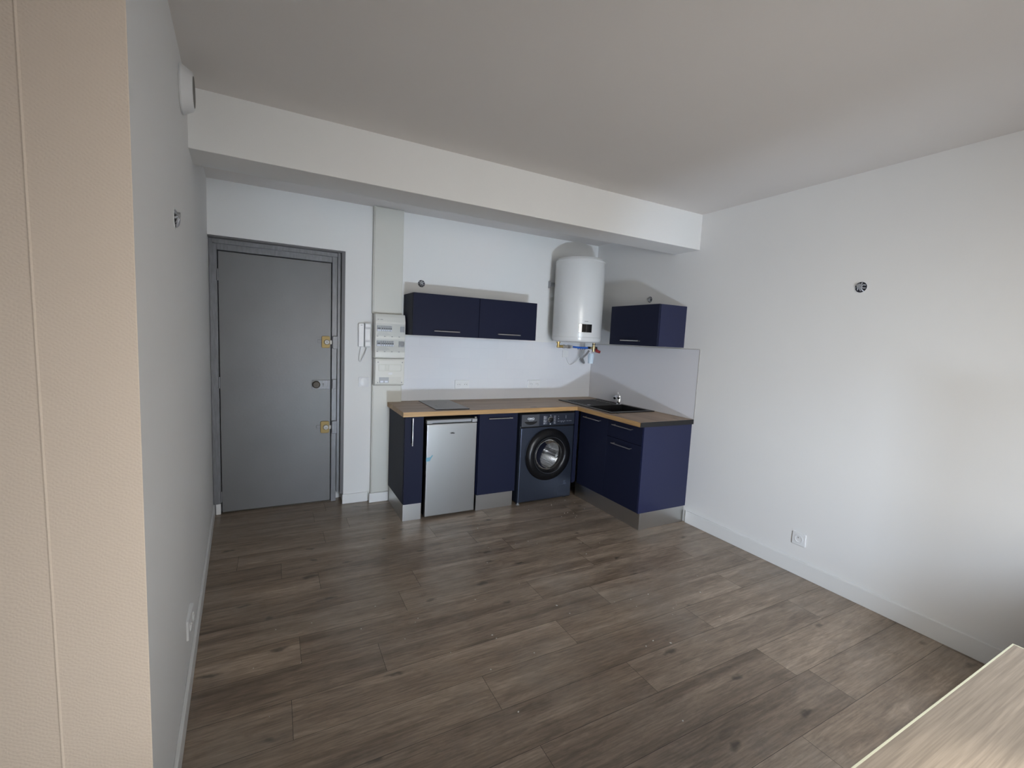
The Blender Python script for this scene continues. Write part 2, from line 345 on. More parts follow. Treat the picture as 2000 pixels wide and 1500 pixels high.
def skirt(name, poly, h, label):
    b_ = B(); b_.prism(poly, 0.0, h)
    return props(ob(name, b_, M['trim'], bevel=0.003), label, kind='structure')
skirt('baseboard_left', [(lw(0.09), 0.09), (lw(-3.165), -3.165), (lw(-3.165)+0.013, -3.165), (lw(0.09)+0.013, 0.09)], 0.085, 'white baseboard along the left wall')
skirt('baseboard_corner', [(0.013, 0.098), (0.046, 0.098), (0.046, 0.085), (0.013, 0.085)], 0.085, 'short white baseboard piece left of the grey door')
skirt('baseboard_back', [(0.947, 0), (1.158, 0), (1.158, -0.013), (0.947, -0.013)], 0.085, 'white baseboard between the grey door and the beige duct')
skirt('baseboard_duct', [(1.165, -0.05), (1.331, -0.05), (1.331, -0.063), (1.165, -0.063)], 0.085, 'white baseboard at the foot of the beige duct')
skirt('baseboard_right', [(W, -1.452), (W, -5.2), (W-0.013, -5.2), (W-0.013, -1.452)], 0.105, 'white baseboard along the right wall')

b_ = B(); b_.box(2.55, W-0.001, -5.199, -3.96, 0.0, 0.82)  # out-of-view box, added to darken the foot of the right wall
props(ob('shade_box', b_, M['wall'], bevel=0.004), 'unseen white box added to shade the foot of the right wall', kind='structure')
# window behind the viewer
wn = thing('window_1', (1.30, -5.3, 0), 'tall white framed window behind the viewer', None, kind='structure')
del_ = None
b_ = B(); b_.box(0.62, 0.68, -5.33, -5.27, 0.0, 2.24).box(1.92, 1.98, -5.33, -5.27, 0.0, 2.24).box(0.68, 1.92, -5.33, -5.27, 2.18, 2.24).box(1.28, 1.32, -5.33, -5.27, 0.0, 2.18)
ob('window_frame', b_, M['trim'], wn)
b_ = B(); b_.box(0.68, 1.05, -5.36, -5.34, 0.02, 2.18); ob('sun_blocker', b_, M['trim'], wn)  # unseen panel added to narrow the sun coming through the opening

# ------------------------------------------------------------------ entrance door
dr = thing('door_1', (0.45, YD, 0), 'flat grey painted entrance door with three locks', None, kind='structure')
b_ = B(); b_.box(0.054, 0.858, YD, YD+0.04, 0.010, 2.066)
leaf = ob('door_leaf', b_, M['door'], dr, bevel=0.003)
b_ = B()
b_.box(-0.004, 0.048, YD-0.006, YD+0.06, 0, 2.163).box(0.864, 0.905, YD-0.016, YD+0.06, 0, 2.163).box(0.048, 0.864, YD-0.006, YD+0.06, 2.073, 2.163)
b_.box(0.905, 0.930, YD-0.045, YD+0.06, 0.09, 2.163).box(0.02, 0.930, YD-0.03, YD-0.004, 2.118, 2.163)
ob('door_frame', b_, M['frame'], dr, bevel=0.003)
b_ = B(); b_.box(0.930, 0.9555, 0.004, YD+0.02, 0.09, 2.1625).box(0.0, 0.930, 0.012, YD-0.03, 2.150, 2.1625)
ob('reveal_lining', b_, mat('dark_grey_reveal', (0.13, 0.13, 0.135), 0.5), dr, label='darker grey lining of the door reveal')
b_ = B(); b_.box(0.05, 0.862, YD+0.001, YD+0.06, 0.0, 0.009)
ob('threshold', b_, M['bronze'], dr)
def rim_lock(z0, z1, x0, x1):
    b_ = B(); b_.prism(rrect(x0, x1, z0, z1, 0.012), YD-0.012, YD+0.001, ax=1)
    lk = ob('rim_lock', b_, M['brass'], dr, bevel=0.002, label='brass lock plate')
    cx, cz = (x0+x1)/2+0.008, (z0+z1)/2
    b_ = B(); b_.lathe([(0.022, 0), (0.022, 0.010), (0.018, 0.016), (0.010, 0.016), (0.009, 0.012), (0, 0.012)], (cx, YD-0.012, cz), (0, -1, 0), 28)
    ob('cylinder', b_, M['lockmetal'], lk, smooth=True)
    b_ = B(); b_.box(cx-0.002, cx+0.002, YD-0.0295, YD-0.024, cz-0.006, cz+0.006)
    ob('keyhole', b_, M['black'], lk)
    b_ = B(); b_.box(x0-0.032, x0, YD-0.008, YD, cz-0.008, cz+0.018)
    ob('bolt_housing', b_, M['door'], lk, bevel=0.002)
    b_ = B(); b_.box(x1, x1+0.014, YD-0.011, YD-0.002, cz-0.018, cz+0.016)
    ob('bolt', b_, M['lockmetal'], lk)
    b_ = B(); b_.prism(rrect(x1+0.018, x1+0.068, z0-0.004, z1+0.004, 0.010), YD-0.040, YD-0.014, ax=1)
    ob('strike_plate', b_, M['frame'], dr, bevel=0.004)
rim_lock(1.354, 1.455, 0.784, 0.850)
rim_lock(0.617, 0.722, 0.778, 0.848)
b_ = B(); b_.box(0.712, 0.855, YD-0.010, YD, 1.002, 1.080)
lk = ob('mortise_lock', b_, M['frame'], dr, bevel=0.002, label='grey painted lock case with bronze knob')
b_ = B(); b_.lathe([(0, 0.034), (0.024, 0.032), (0.031, 0.024), (0.030, 0.014), (0.014, 0.008), (0.012, 0)], (0.742, YD-0.010, 1.043), (0, -1, 0), 28)
ob('knob', b_, M['bronze'], lk, smooth=True)
b_ = B(); b_.cyl((0.797, YD-0.0115, 1.046), (0.797, YD-0.009, 1.046), 0.007).box(0.794, 0.800, YD-0.0115, YD-0.009, 1.024, 1.046)
ob('keyhole', b_, M['black'], lk)
b_ = B(); b_.box(0.868, 0.900, YD-0.038, YD-0.014, 1.006, 1.088)
ob('strike_plate', b_, M['frame'], dr, bevel=0.003)
for z in (1.888, 1.06, 0.14):
    b_ = B(); b_.cyl((0.050, YD-0.006, z-0.045), (0.050, YD-0.006, z+0.045), 0.0075, n=14)
    ob('hinge', b_, M['frame'], dr, smooth=True)

# ------------------------------------------------------------------ beige cable duct, consumer units
tr = thing('cable_duct', (1.30, 0, 2.1), 'wide beige plastic cable duct rising from the breaker boxes to the ceiling', 'cable duct', 'beige cable duct sections')
b_ = B(); b_.box(1.172, 1.425, -0.046, 0.0, 1.667, 2.558); ob('duct_body', b_, M['trunk'], tr, bevel=0.003)
b_ = B(); b_.box(1.180, 1.419, -0.052, -0.046, 1.675, 2.550); ob('cover', b_, M['trunk'], tr, bevel=0.003)
tr = thing('cable_duct', (1.30, 0, 0.1), 'wide beige plastic cable duct below the breaker boxes, partly behind the worktop', 'cable duct', 'beige cable duct sections')
b_ = B(); b_.box(1.180, 1.437, -0.044, 0.0, 0.0, 1.053); ob('duct_body', b_, M['trunk'], tr, bevel=0.003)
b_ = B(); b_.box(1.186, 1.431, -0.050, -0.044, 0.087, 1.048); ob('cover', b_, M['trunk'], tr, bevel=0.003)

def clear_plastic():
    m = bpy.data.materials.new('smoked_window'); m.use_nodes = True; N = m.node_tree.nodes; L = m.node_tree.links
    for n in list(N): N.remove(n)
    o = N.new('ShaderNodeOutputMaterial'); mx = N.new('ShaderNodeMixShader'); t = N.new('ShaderNodeBsdfTransparent'); g = N.new('ShaderNodeBsdfGlossy')
    t.inputs[0].default_value = (0.97, 0.975, 0.98, 1); g.inputs['Roughness'].default_value = 0.08; mx.inputs[0].default_value = 0.03
    L.new(t.outputs[0], mx.inputs[1]); L.new(g.outputs[0], mx.inputs[2]); L.new(mx.outputs[0], o.inputs[0]); return m
M['clear'] = clear_plastic()
x0, x1, yf = 1.180, 1.434, -0.14
cu = thing('consumer_unit', (1.307, -0.05, 1.29), 'ivory two-row breaker box above the smaller one', 'electrical box')
b_ = B(); b_.prism([(-0.052, 1.290), (-0.128, 1.290), (-0.137, 1.30), (yf, 1.34), (yf+0.006, 1.40), (yf, 1.47), (yf, 1.60), (-0.128, 1.64), (-0.115, 1.666), (-0.052, 1.666)], x0, x1, ax=0)
enc = ob('enclosure', b_, M['box'], cu, bevel=0.004)
M['breaker'] = mat('grey_breaker_body', (0.42, 0.44, 0.47), 0.45); M['toggle'] = mat('dark_toggle', (0.06, 0.065, 0.08), 0.4); M['tag'] = mat('white_label_strip', (0.78, 0.82, 0.9), 0.5)
def breakers(parent, xs, z, w_, h=0.048, y=-0.141):
    for i, x in enumerate(xs):
        b_ = B(); b_.box(x+0.0008, x+w_-0.0008, y-0.006, y+0.004, z, z+h)
        k = ob('circuit_breaker', b_, M['breaker'], parent, bevel=0.0015)
        b_ = B(); b_.box(x+w_*0.2, x+w_*0.8, y-0.010, y-0.005, z+h*0.42, z+h*0.60); ob('toggle', b_, M['toggle'], k)
        b_ = B(); b_.box(x+0.0015, x+w_-0.0015, y-0.0072, y-0.005, z+h*0.04, z+h*0.30); ob('paper_tag', b_, M['tag'], k)
for z, nb in ((1.518, 5), (1.392, 6)):
    breakers(cu, [x0+0.012], z, 0.036)
    breakers(cu, [x0+0.049+i*0.0178 for i in range(nb)], z, 0.0175)
b_ = B(); b_.box(1.389, 1.425, -0.146, -0.138, 1.518, 1.566); ob('contactor', b_, M['breaker'], cu, bevel=0.002)
b_ = B(); b_.box(1.378, 1.427, -0.146, -0.138, 1.390, 1.440); ts = ob('timer_socket', b_, M['breaker'], cu, bevel=0.002)
b_ = B(); b_.lathe([(0.021, 0), (0.021, 0.006), (0.017, 0.006), (0.016, 0.002), (0, 0.002)], (1.404, -0.146, 1.416), (0, -1, 0), 28); ob('dial_ring', b_, M['grey'], ts, smooth=True)
for z in (1.476, 1.348):
    b_ = B(); b_.box(x0+0.005, x1-0.005, -0.155, -0.1535, z, z+0.108); ob('window_flap', b_, M['clear'], cu, bevel=0.0006, seg=1)
    for i in range(4):
        b_ = B(); b_.box(x0+0.010+i*0.061, x0+0.022+i*0.061, -0.157, -0.150, z-0.003, z+0.003); ob('flap_clip', b_, M['grey'], cu)
    b_ = B()
    for i in range(5): b_.box(x0+0.012+0.004*i, x0+0.10+0.008*((i*7) % 4), -0.1412, -0.1400, z+0.010+i*0.006, z+0.0115+i*0.006)
    ob('printed_chart', b_, M['breaker'], cu)
b_ = B(); b_.box(x0+0.018, x0+0.032, -0.1362, -0.1345, 1.615, 1.619).box(x0+0.040, x0+0.062, -0.1362, -0.1345, 1.615, 1.619); ob('logo', b_, M['grey'], cu)
cu = thing('meter_box', (1.307, -0.05, 1.06), 'smaller ivory box with two switches directly under the two-row breaker box', 'electrical box')
b_ = B(); b_.prism([(-0.052, 1.056), (-0.120, 1.056), (-0.132, 1.070), (-0.135, 1.10), (-0.135, 1.27), (-0.130, 1.287), (-0.052, 1.287)], x0+0.004, x1, ax=0)
ob('enclosure', b_, M['box'], cu, bevel=0.005)
b_ = B()
b_.box(1.214, 1.407, -0.1372, -0.134, 1.180, 1.184).box(1.214, 1.407, -0.1372, -0.134, 1.234, 1.238).box(1.214, 1.218, -0.1372, -0.134, 1.180, 1.238).box(1.403, 1.407, -0.1372, -0.134, 1.180, 1.238)
for i in range(5): b_.box(1.268+0.008*i, 1.271+0.008*i, -0.1372, -0.134, 1.184, 1.234)
ob('blank_row', b_, mat('ivory_rib', (0.62, 0.63, 0.57), 0.4), cu, bevel=0.001)
b_ = B(); b_.box(1.220, 1.299, -0.139, -0.134, 1.078, 1.127); sw = ob('main_switch', b_, M['breaker'], cu, bevel=0.002)
for x in (1.228, 1.266):
    b_ = B(); b_.box(x, x+0.026, -0.1405, -0.138, 1.083, 1.097); ob('paper_tag', b_, M['tag'], sw)
b_ = B(); b_.box(1.302, 1.405, -0.1372, -0.134, 1.078, 1.127); ob('blank_plate', b_, M['trunk'], cu, bevel=0.001)
b_ = B(); b_.prism(rrect(1.294, 1.330, 1.150, 1.168, 0.006), -0.1375, -0.134, ax=1); ob('latch', b_, M['white'], cu)
for x, z in ((1.208, 1.256), (1.415, 1.256), (1.208, 1.082), (1.412, 1.082)):
    b_ = B(); b_.cyl((x, -0.134, z), (x, -0.138, z), 0.005, n=14); ob('screw', b_, M['grey'], cu)

# ------------------------------------------------------------------ intercom, switch, sockets, outlets
ic = thing('intercom', (1.11, 0, 1.38), 'white door intercom handset hanging on the wall right of the door', 'intercom')
b_ = B(); b_.box(1.062, 1.108, -0.036, 0.0, 1.378, 1.578); ob('base', b_, M['white'], ic, bevel=0.005)
b_ = B(); b_.prism([(0.0, 1.375), (-0.044, 1.375), (-0.060, 1.385), (-0.060, 1.42), (-0.048, 1.44), (-0.048, 1.53), (-0.062, 1.55), (-0.062, 1.575), (-0.05, 1.582), (0.0, 1.582)], 1.112, 1.160, ax=0)
ob('handset', b_, M['white'], ic, bevel=0.006)
b_ = B(); b_.box(1.078, 1.094, -0.0375, -0.035, 1.560, 1.564); ob('speaker_slot', b_, M['grey'], ic)
b_ = B(); b_.cyl((1.085, -0.035, 1.45), (1.085, -0.040, 1.45), 0.006, n=16); ob('call_button', b_, M['trim'], ic)
b_ = B(); b_.tube([(1.135, -0.03, 1.378), (1.122, -0.03, 1.33), (1.098, -0.025, 1.275), (1.082, -0.02, 1.252), (1.074, -0.02, 1.275), (1.080, -0.02, 1.33), (1.088, -0.02, 1.378)], 0.0055, 8)
ob('cord', b_, M['white'], ic, smooth=True)
def plate(y, x0, x1, z0, z1, t=0.009, r=0.004):
    b_ = B(); b_.prism(rrect(x0, x1, z0, z1, r), y-t, y, ax=1); return b_
M['swfilm'] = mat('clear_film_over_plate', (0.80, 0.81, 0.84), 0.08, coat=1)
sw = thing('light_switch', (1.115, 0, 1.03), 'square white light switch still under shiny film, between door and duct', 'light switch')
ob('plate', plate(0, 1.073, 1.156, 1.031, 1.115), M['swfilm'], sw, bevel=0.002)
b_ = B(); b_.lathe([(0.034, 0), (0.034, 0.002), (0.030, 0.003), (0.0, 0.0045)], (1.115, -0.009, 1.073), (0, -1, 0), 32); ob('rocker', b_, M['white'], sw, smooth=True)

def socket_face(name, c, n_, parent):
    a = Vector(n_); u = Vector((0, 0, 1)).cross(a).normalized()
    b_ = B(); b_.lathe([(0.0215, 0), (0.0215, 0.002), (0.019, 0.002), (0.018, -0.001), (0, -0.001)], c, n_, 32); s = ob(name, b_, M['white'], parent, smooth=True)
    C_ = Vector(c)
    b_ = B()
    for k in (-1, 1): b_.cyl(C_+u*0.0095*k-a*0.001, C_+u*0.0095*k+a*0.0001, 0.0028, n=12)
    ob('pin_hole', b_, M['black'], s)
    b_ = B(); b_.cyl(C_+Vector((0, 0, 0.010)), C_+Vector((0, 0, 0.010))+a*0.007, 0.0024, n=12); ob('earth_pin', b_, M['nickel'], s)
for k, (xa, xb, lab) in enumerate(((1.955, 2.102, 'white double socket on the splashback above the fridge side of the worktop'), (2.760, 2.908, 'white double socket on the splashback nearer the room corner, left of the sink'))):
    s = thing('double_socket', ((xa+xb)/2, 0, 1.01), lab, 'power socket', 'double sockets on the splashback')
    ob('plate', plate(-0.0035, xa, xb, 1.007, 1.090), M['white'], s, bevel=0.002)
    for x in ((xa*0.74+xb*0.26), (xa*0.26+xb*0.74)): socket_face('outlet', (x, -0.0128, 1.048), (0, -1, 0), s)
s = thing('wall_socket', (W, -2.385, 0.21), 'single white socket low on the long right wall', 'power socket')
b_ = B(); b_.prism(rrect(-2.428, -2.342, 0.207, 0.292, 0.004), W-0.009, W, ax=0); ob('plate', b_, M['white'], s, bevel=0.002)
b_ = B(); b_.lathe([(0.029, 0), (0.029, 0.002), (0.022, 0.003), (0.019, -0.0015), (0, -0.0015)], (W-0.0092, -2.385, 0.250), (-1, 0, 0), 36); f_ = ob('outlet', b_, M['white'], s, smooth=True)
b_ = B()
for k in (-1, 1): b_.cyl((W-0.0078, -2.385+0.0095*k, 0.250), (W-0.0072-0.001, -2.385+0.0095*k, 0.250), 0.0028, n=12)
ob('pin_hole', b_, M['black'], f_)
b_ = B(); b_.cyl((W-0.008, -2.385, 0.261), (W-0.015, -2.385, 0.261), 0.0024, n=12); ob('earth_pin', b_, M['nickel'], f_)
yy = -1.86; xx = lw(yy)
s = thing('wall_socket', (xx, yy, 0.2), 'double white socket low on the left wall', 'power socket')
b_ = B(); b_.prism(rrect(yy-0.075, yy+0.075, 0.222, 0.306, 0.004), xx-0.004, xx+0.012, ax=0); ob('plate', b_, M['white'], s, bevel=0.002)
for k in (-0.036, 0.036): socket_face('outlet', (xx+0.0122, yy+k, 0.264), (1, 0, 0), s)

def light_outlet(name, c, n_, r, label):
    a = Vector(n_); C_ = Vector(c); u = Vector((0, 0, 1)).cross(a).normalized(); v = Vector((0, 0, 1))
    t = thing(name, c, label, 'electrical outlet', 'open wall light outlets with loose wires')
    b_ = B(); b_.lathe([(r*1.06, 0), (r*1.06, 0.0018), (r*0.93, 0.0022), (r*0.93, 0.0008)], c, n_, 32); ob('rim', b_, M['white'], t, smooth=True)
    b_ = B(); b_.lathe([(r*0.93, 0.0004), (0, 0.0004)], c, n_, 32); ob('box', b_, M['hole'], t)
    P = lambda p, q, h: tuple(C_+u*p*r+v*q*r+a*h)
    for pts in ([P(-.7, .5, .001), P(-.3, .3, .008), P(0, 0, .014), P(.3, -.5, .010), P(.5, -.75, .002)],
                [P(.1, .8, .001), P(.05, .3, .010), P(-.15, -.1, .012), P(.05, -.7, .004)],
                [P(-.8, -.1, .001), P(-.35, .15, .012), P(-.45, -.5, .006)], [P(.7, .3, .001), P(.35, .35, .010), P(.2, -.1, .008), P(.75, -.2, .002)]):
        b_ = B(); b_.tube(pts, 0.0036, 7); ob('wire', b_, M['wire'], t, smooth=True)
    b_ = B(); b_.box(-.011, .011, -.006, .006, -.008, .008)
    bmesh.ops.transform(b_.bm, matrix=Matrix.Translation(C_+u*(-.25*r)+v*(.3*r)+a*.012) @ a.to_track_quat('Y', 'Z').to_matrix().to_4x4() @ Matrix.Rotation(.6, 4, 'Y'), verts=b_.bm.verts)
    ob('connector', b_, M['grey'], t, bevel=0.002)
light_outlet('light_outlet', (W, -2.569, 1.916), (-1, 0, 0), 0.034, 'round open outlet with wires alone on the right wall')
light_outlet('light_outlet', (W, -0.832, 1.937), (-1, 0, 0), 0.030, 'small round open outlet just above the right wall cabinet')
light_outlet('light_outlet', (1.605, 0, 1.963), (0, -1, 0), 0.034, 'round open outlet with wires above the left wall cabinet pair')
light_outlet('light_outlet', (lw(-1.955), -1.955, 1.884), (1, 0.056, 0), 0.036, 'narrow-looking open outlet on the left wall, seen edge on')
vn = thing('air_vent', (lw(-1.63), -1.63, 2.467), 'round white ventilation outlet high on the left wall by the beam', 'vent')
b_ = B(); b_.lathe([(0, 0), (0.092, 0), (0.094, 0.006), (0.088, 0.016), (0.074, 0.040), (0.068, 0.044), (0.060, 0.044)], (lw(-1.63)+0.001, -1.63, 2.467), (1, 0.056, 0), 48); ob('collar', b_, M['white'], vn, smooth=True)
b_ = B(); b_.lathe([(0.060, 0.0442), (0.058, 0.0455), (0, 0.0455)], (lw(-1.63)+0.001, -1.63, 2.467), (1, 0.056, 0), 40); ob('grille', b_, mat('dark_vent_grille', (0.16, 0.155, 0.145), 0.6), vn)

# ------------------------------------------------------------------ splashback
b_ = B(); b_.box(1.4385, W-0.0045, -0.0035, -0.0004, 0.899, 1.489)
props(ob('splashback', b_, M['splash'], origin=(2.5, 0, 0.9)), 'glossy white tiled splashback along the back wall', 'splashback')
b_ = B(); b_.box(W-0.0035, W-0.0004, -1.445, -0.004, 0.899, 1.489)
sp_ = thing('splashback', (W, -0.7, 0.9), 'smooth white splashback panel on the right wall beside the sink', 'splashback')
ob('panel', b_, M['splashR'], sp_)
b_ = B(); b_.box(W-0.005, W-0.0004, -1.4485, -1.445, 0.8995, 1.4925).box(W-0.005, W-0.0004, -1.445, -0.006, 1.489, 1.4925)
ob('edge_profile', b_, M['greytrim'], sp_)

# ------------------------------------------------------------------ kitchen units
def bar_handle(parent, a, b, n_, r=0.0048, off=0.030):
    """bar handle from a to b on a front whose outward normal is n_"""
    A, Bb, n = Vector(a), Vector(b), Vector(n_); d = (Bb-A).normalized(); bb = B()
    bb.cyl(A+n*off, Bb+n*off, r, n=16)
    for p in (A+d*0.012, Bb-d*0.012): bb.cyl(p, p+n*off, r*0.85, n=12)
    return ob('handle', bb, M['nickel'], parent, smooth=True)
ZB, ZT = 0.142, 0.858
def front(name, parent, x0, x1, y0, y1, z0, z1, m='navy'):
    b_ = B(); b_.box(x0, x1, y0, y1, z0, z1); return ob(name, b_, M[m], parent, bevel=0.0012)
YF = -0.585      # face of the left run's doors
c = thing('base_cabinet', (1.41, -0.3, 0), 'narrow navy base cabinet with upright handle at the left end of the worktop', 'kitchen cabinet', 'navy base cabinets')
b_ = B(); b_.box(1.331, 1.485, YF+0.021, -0.054, ZB, ZT); ob('carcass', b_, M['navy'], c)
d = front('door', c, 1.333, 1.483, YF, YF+0.019, ZB+0.001, ZT-0.003)
bar_handle(d, (1.388, YF, 0.850), (1.388, YF, 0.628), (0, -1, 0))
b_ = B(); b_.box(1.333, 1.484, -0.570, -0.558, 0.001, ZB-0.001).box(1.333, 1.341, -0.558, -0.066, 0.001, ZB-0.001); ob('plinth', b_, M['alu'], c, bevel=0.001)
c = thing('base_cabinet', (2.157, -0.3, 0), 'single door navy base cabinet between fridge and washing machine', 'kitchen cabinet', 'navy base cabinets')
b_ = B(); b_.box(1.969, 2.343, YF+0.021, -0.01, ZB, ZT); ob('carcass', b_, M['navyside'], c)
d = front('door', c, 1.971, 2.341, YF, YF+0.019, ZB+0.001, ZT-0.003)
bar_handle(d, (2.045, YF, 0.817), (2.275, YF, 0.817), (0, -1, 0))
b_ = B(); b_.box(1.971, 2.328, -0.570, -0.558, 0.001, ZB-0.001); ob('plinth', b_, M['alu'], c, bevel=0.001)
# corner filler
b_ = B(); b_.box(2.968, 2.998, -0.585, -0.566, 0.148, ZT-0.002).box(2.985, 3.024, -0.566, -0.550, 0.148, ZT-0.002)
props(ob('filler_panel', b_, M['navy'], origin=(2.98, -0.575, 0.148), bevel=0.001), 'thin upright navy filler strip in the inner corner beside the washing machine', 'panel')
XF = 3.027       # face of the right run's doors
c = thing('sink_cabinet', (3.3, -0.75, 0), 'tall door navy cabinet under the sink next to the corner', 'kitchen cabinet', 'navy base cabinets')
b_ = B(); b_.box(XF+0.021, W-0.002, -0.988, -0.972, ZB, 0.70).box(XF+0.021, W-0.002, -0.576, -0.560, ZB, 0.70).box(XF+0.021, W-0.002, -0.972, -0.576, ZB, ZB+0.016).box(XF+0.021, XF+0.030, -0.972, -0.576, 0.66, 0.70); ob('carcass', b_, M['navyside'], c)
d = front('door', c, XF, XF+0.019, -0.986, -0.590, ZB+0.001, ZT-0.003)
bar_handle(d, (XF, -0.668, 0.810), (XF, -0.903, 0.810), (-1, 0, 0))
c = thing('drawer_cabinet', (3.3, -1.2, 0), 'navy cabinet with a drawer over a door at the open end of the kitchen', 'kitchen cabinet', 'navy base cabinets')
b_ = B(); b_.box(XF+0.021, W-0.002, -1.413, -0.990, ZB, ZT); ob('carcass', b_, M['dark'], c)
d = front('drawer', c, XF, XF+0.019, -1.412, -0.991, 0.700, ZT-0.003); bar_handle(d, (XF, -1.076, 0.813), (XF, -1.314, 0.813), (-1, 0, 0))
d = front('door', c, XF, XF+0.019, -1.412, -0.991, ZB+0.001, 0.696); bar_handle(d, (XF, -1.080, 0.653), (XF, -1.314, 0.653), (-1, 0, 0))
front('side_panel', c, XF-0.001, W-0.001, -1.432, -1.414, ZB, ZT, 'navyside')
b_ = B(); b_.box(3.046, 3.058, -1.430, -0.545, 0.001, ZB-0.001).box(3.058, W-0.014, -1.430, -1.418, 0.001, ZB-0.001)
pl = props(ob('plinth', b_, M['alu'], origin=(3.05, -1.0, 0), bevel=0.0015), 'brushed metal plinth wrapping under the sink and drawer cabinets', 'plinth')

# worktops
wt = thing('worktop', (2.1, -0.3, 0.86), 'long oak effect worktop over the fridge and washing machine', 'worktop', 'oak effect worktops')
b_ = B(); b_.box(1.314, 2.969, -0.610, -0.053, 0.8615, 0.8985).box(1.440, 2.969, -0.053, -0.005, 0.8615, 0.8985); ob('slab', b_, M['oakx'], wt)
b_ = B(); b_.box(1.3135, 2.969, -0.6135, -0.610, 0.861, 0.8985).box(1.3105, 1.3135, -0.6135, -0.053, 0.861, 0.8985); ob('edge_band', b_, M['oakedge'], wt, bevel=0.0008)
wt = thing('worktop', (3.27, -0.7, 0.86), 'short oak effect worktop holding the sink, with a black open end', 'worktop', 'oak effect worktops')
xa, xb = 2.971, W-0.004
sx0, sx1, sy0, sy1 = 3.062, 3.505, -0.985, -0.625     # bowl cut-out
b_ = B(); b_.box(xa, sx0, -1.445, -0.005, 0.8615, 0.8985).box(sx1, xb, -1.445, -0.005, 0.8615, 0.8985).box(sx0, sx1, -1.445, sy0, 0.8615, 0.8985).box(sx0, sx1, sy1, -0.005, 0.8615, 0.8985)
ob('slab', b_, M['oaky'], wt)
b_ = B(); b_.box(xa-0.0035, xa, -1.445, -0.6145, 0.861, 0.8985); ob('edge_band', b_, M['oakedgey'], wt, bevel=0.0008)
b_ = B(); b_.box(xa-0.0035, xb, -1.449, -1.445, 0.860, 0.899); ob('end_cap', b_, M['black'], wt, label='black end strip')

# sink
sk = thing('sink', (3.27, -0.63, 0.899), 'black composite sink with drainer set in the short worktop', 'sink')
kx0, kx1, ky0, ky1, zt = 3.022, 3.538, -1.030, -0.205, 0.906
b_ = B()
b_.box(kx0, sx0+0.002, ky0, ky1, 0.8987, zt).box(sx1-0.002, kx1, ky0, ky1, 0.8987, zt).box(sx0+0.002, sx1-0.002, ky0, sy0+0.002, 0.8987, zt).box(sx0+0.002, sx1-0.002, sy1-0.002, ky1, 0.8987, zt-0.003)
for i in range(7): b_.box(3.10, 3.42, -0.58+i*0.05, -0.572+i*0.05, zt-0.003, zt)
ob('rim_and_drainer', b_, M['sink'], sk, bevel=0.0015)
b_ = B()
b_.box(sx0+0.001, sx0+0.006, sy0+0.001, sy1-0.001, 0.72, 0.905).box(sx1-0.006, sx1-0.001, sy0+0.001, sy1-0.001, 0.72, 0.905)
b_.box(sx0+0.006, sx1-0.006, sy0+0.001, sy0+0.006, 0.72, 0.905).box(sx0+0.006, sx1-0.006, sy1-0.006, sy1-0.001, 0.72, 0.905).box(sx0+0.001, sx1-0.001, sy0+0.001, sy1-0.001, 0.715, 0.722)
ob('bowl', b_, M['sink'], sk)
b_ = B(); b_.lathe([(0.032, 0), (0.032, 0.004), (0.026, 0.006), (0, 0.003)], (3.28, -0.80, 0.722), (0, 0, 1), 28); ob('drain', b_, M['chrome'], sk, smooth=True)
b_ = B(); b_.lathe([(0.019, 0), (0.019, 0.003), (0, 0.0035)], (3.125, -0.580, zt-0.003), (0, 0, 1), 28); ob('overflow_cap', b_, M['chrome'], sk, smooth=True, label='small round chrome cap')
fc = thing('faucet', (3.485, -0.600, 0.903), 'short chrome mixer tap at the back of the black sink', 'faucet')
b_ = B(); b_.lathe([(0, 0), (0.026, 0), (0.026, 0.006), (0.021, 0.012), (0.020, 0.085), (0.017, 0.095), (0, 0.095)], (3.485, -0.600, 0.903), (0, 0, 1), 28); ob('body', b_, M['chrome'], fc, smooth=True)
b_ = B(); b_.tube([(3.480, -0.602, 0.960), (3.45, -0.620, 0.985), (3.40, -0.648, 0.992), (3.365, -0.668, 0.978)], 0.013, 14); ob('spout', b_, M['chrome'], fc, smooth=True)
b_ = B(); b_.tube([(3.487, -0.600, 0.998), (3.480, -0.604, 1.008), (3.455, -0.622, 1.020), (3.435, -0.638, 1.022)], 0.0085, 12); ob('lever', b_, M['chrome'], fc, smooth=True)

# hob
hb = thing('cooktop', (1.735, -0.3, 0.8985), 'small black glass two-zone cooktop on the left of the worktop', 'cooktop')
b_ = B(); b_.prism(rrect(1.592, 1.888, -0.560, -0.045, 0.006), 0.8988, 0.9045); ob('glass', b_, M['hob'], hb, bevel=0.001)
for y, r in ((-0.17, 0.075), (-0.39, 0.092)):
    b_ = B(); b_.lathe([(r, 0), (r, 0.0002), (r-0.0015, 0.0002), (r-0.0015, 0)], (1.74, y, 0.9045), (0, 0, 1), 48); ob('cooking_zone', b_, M['grey'], hb)

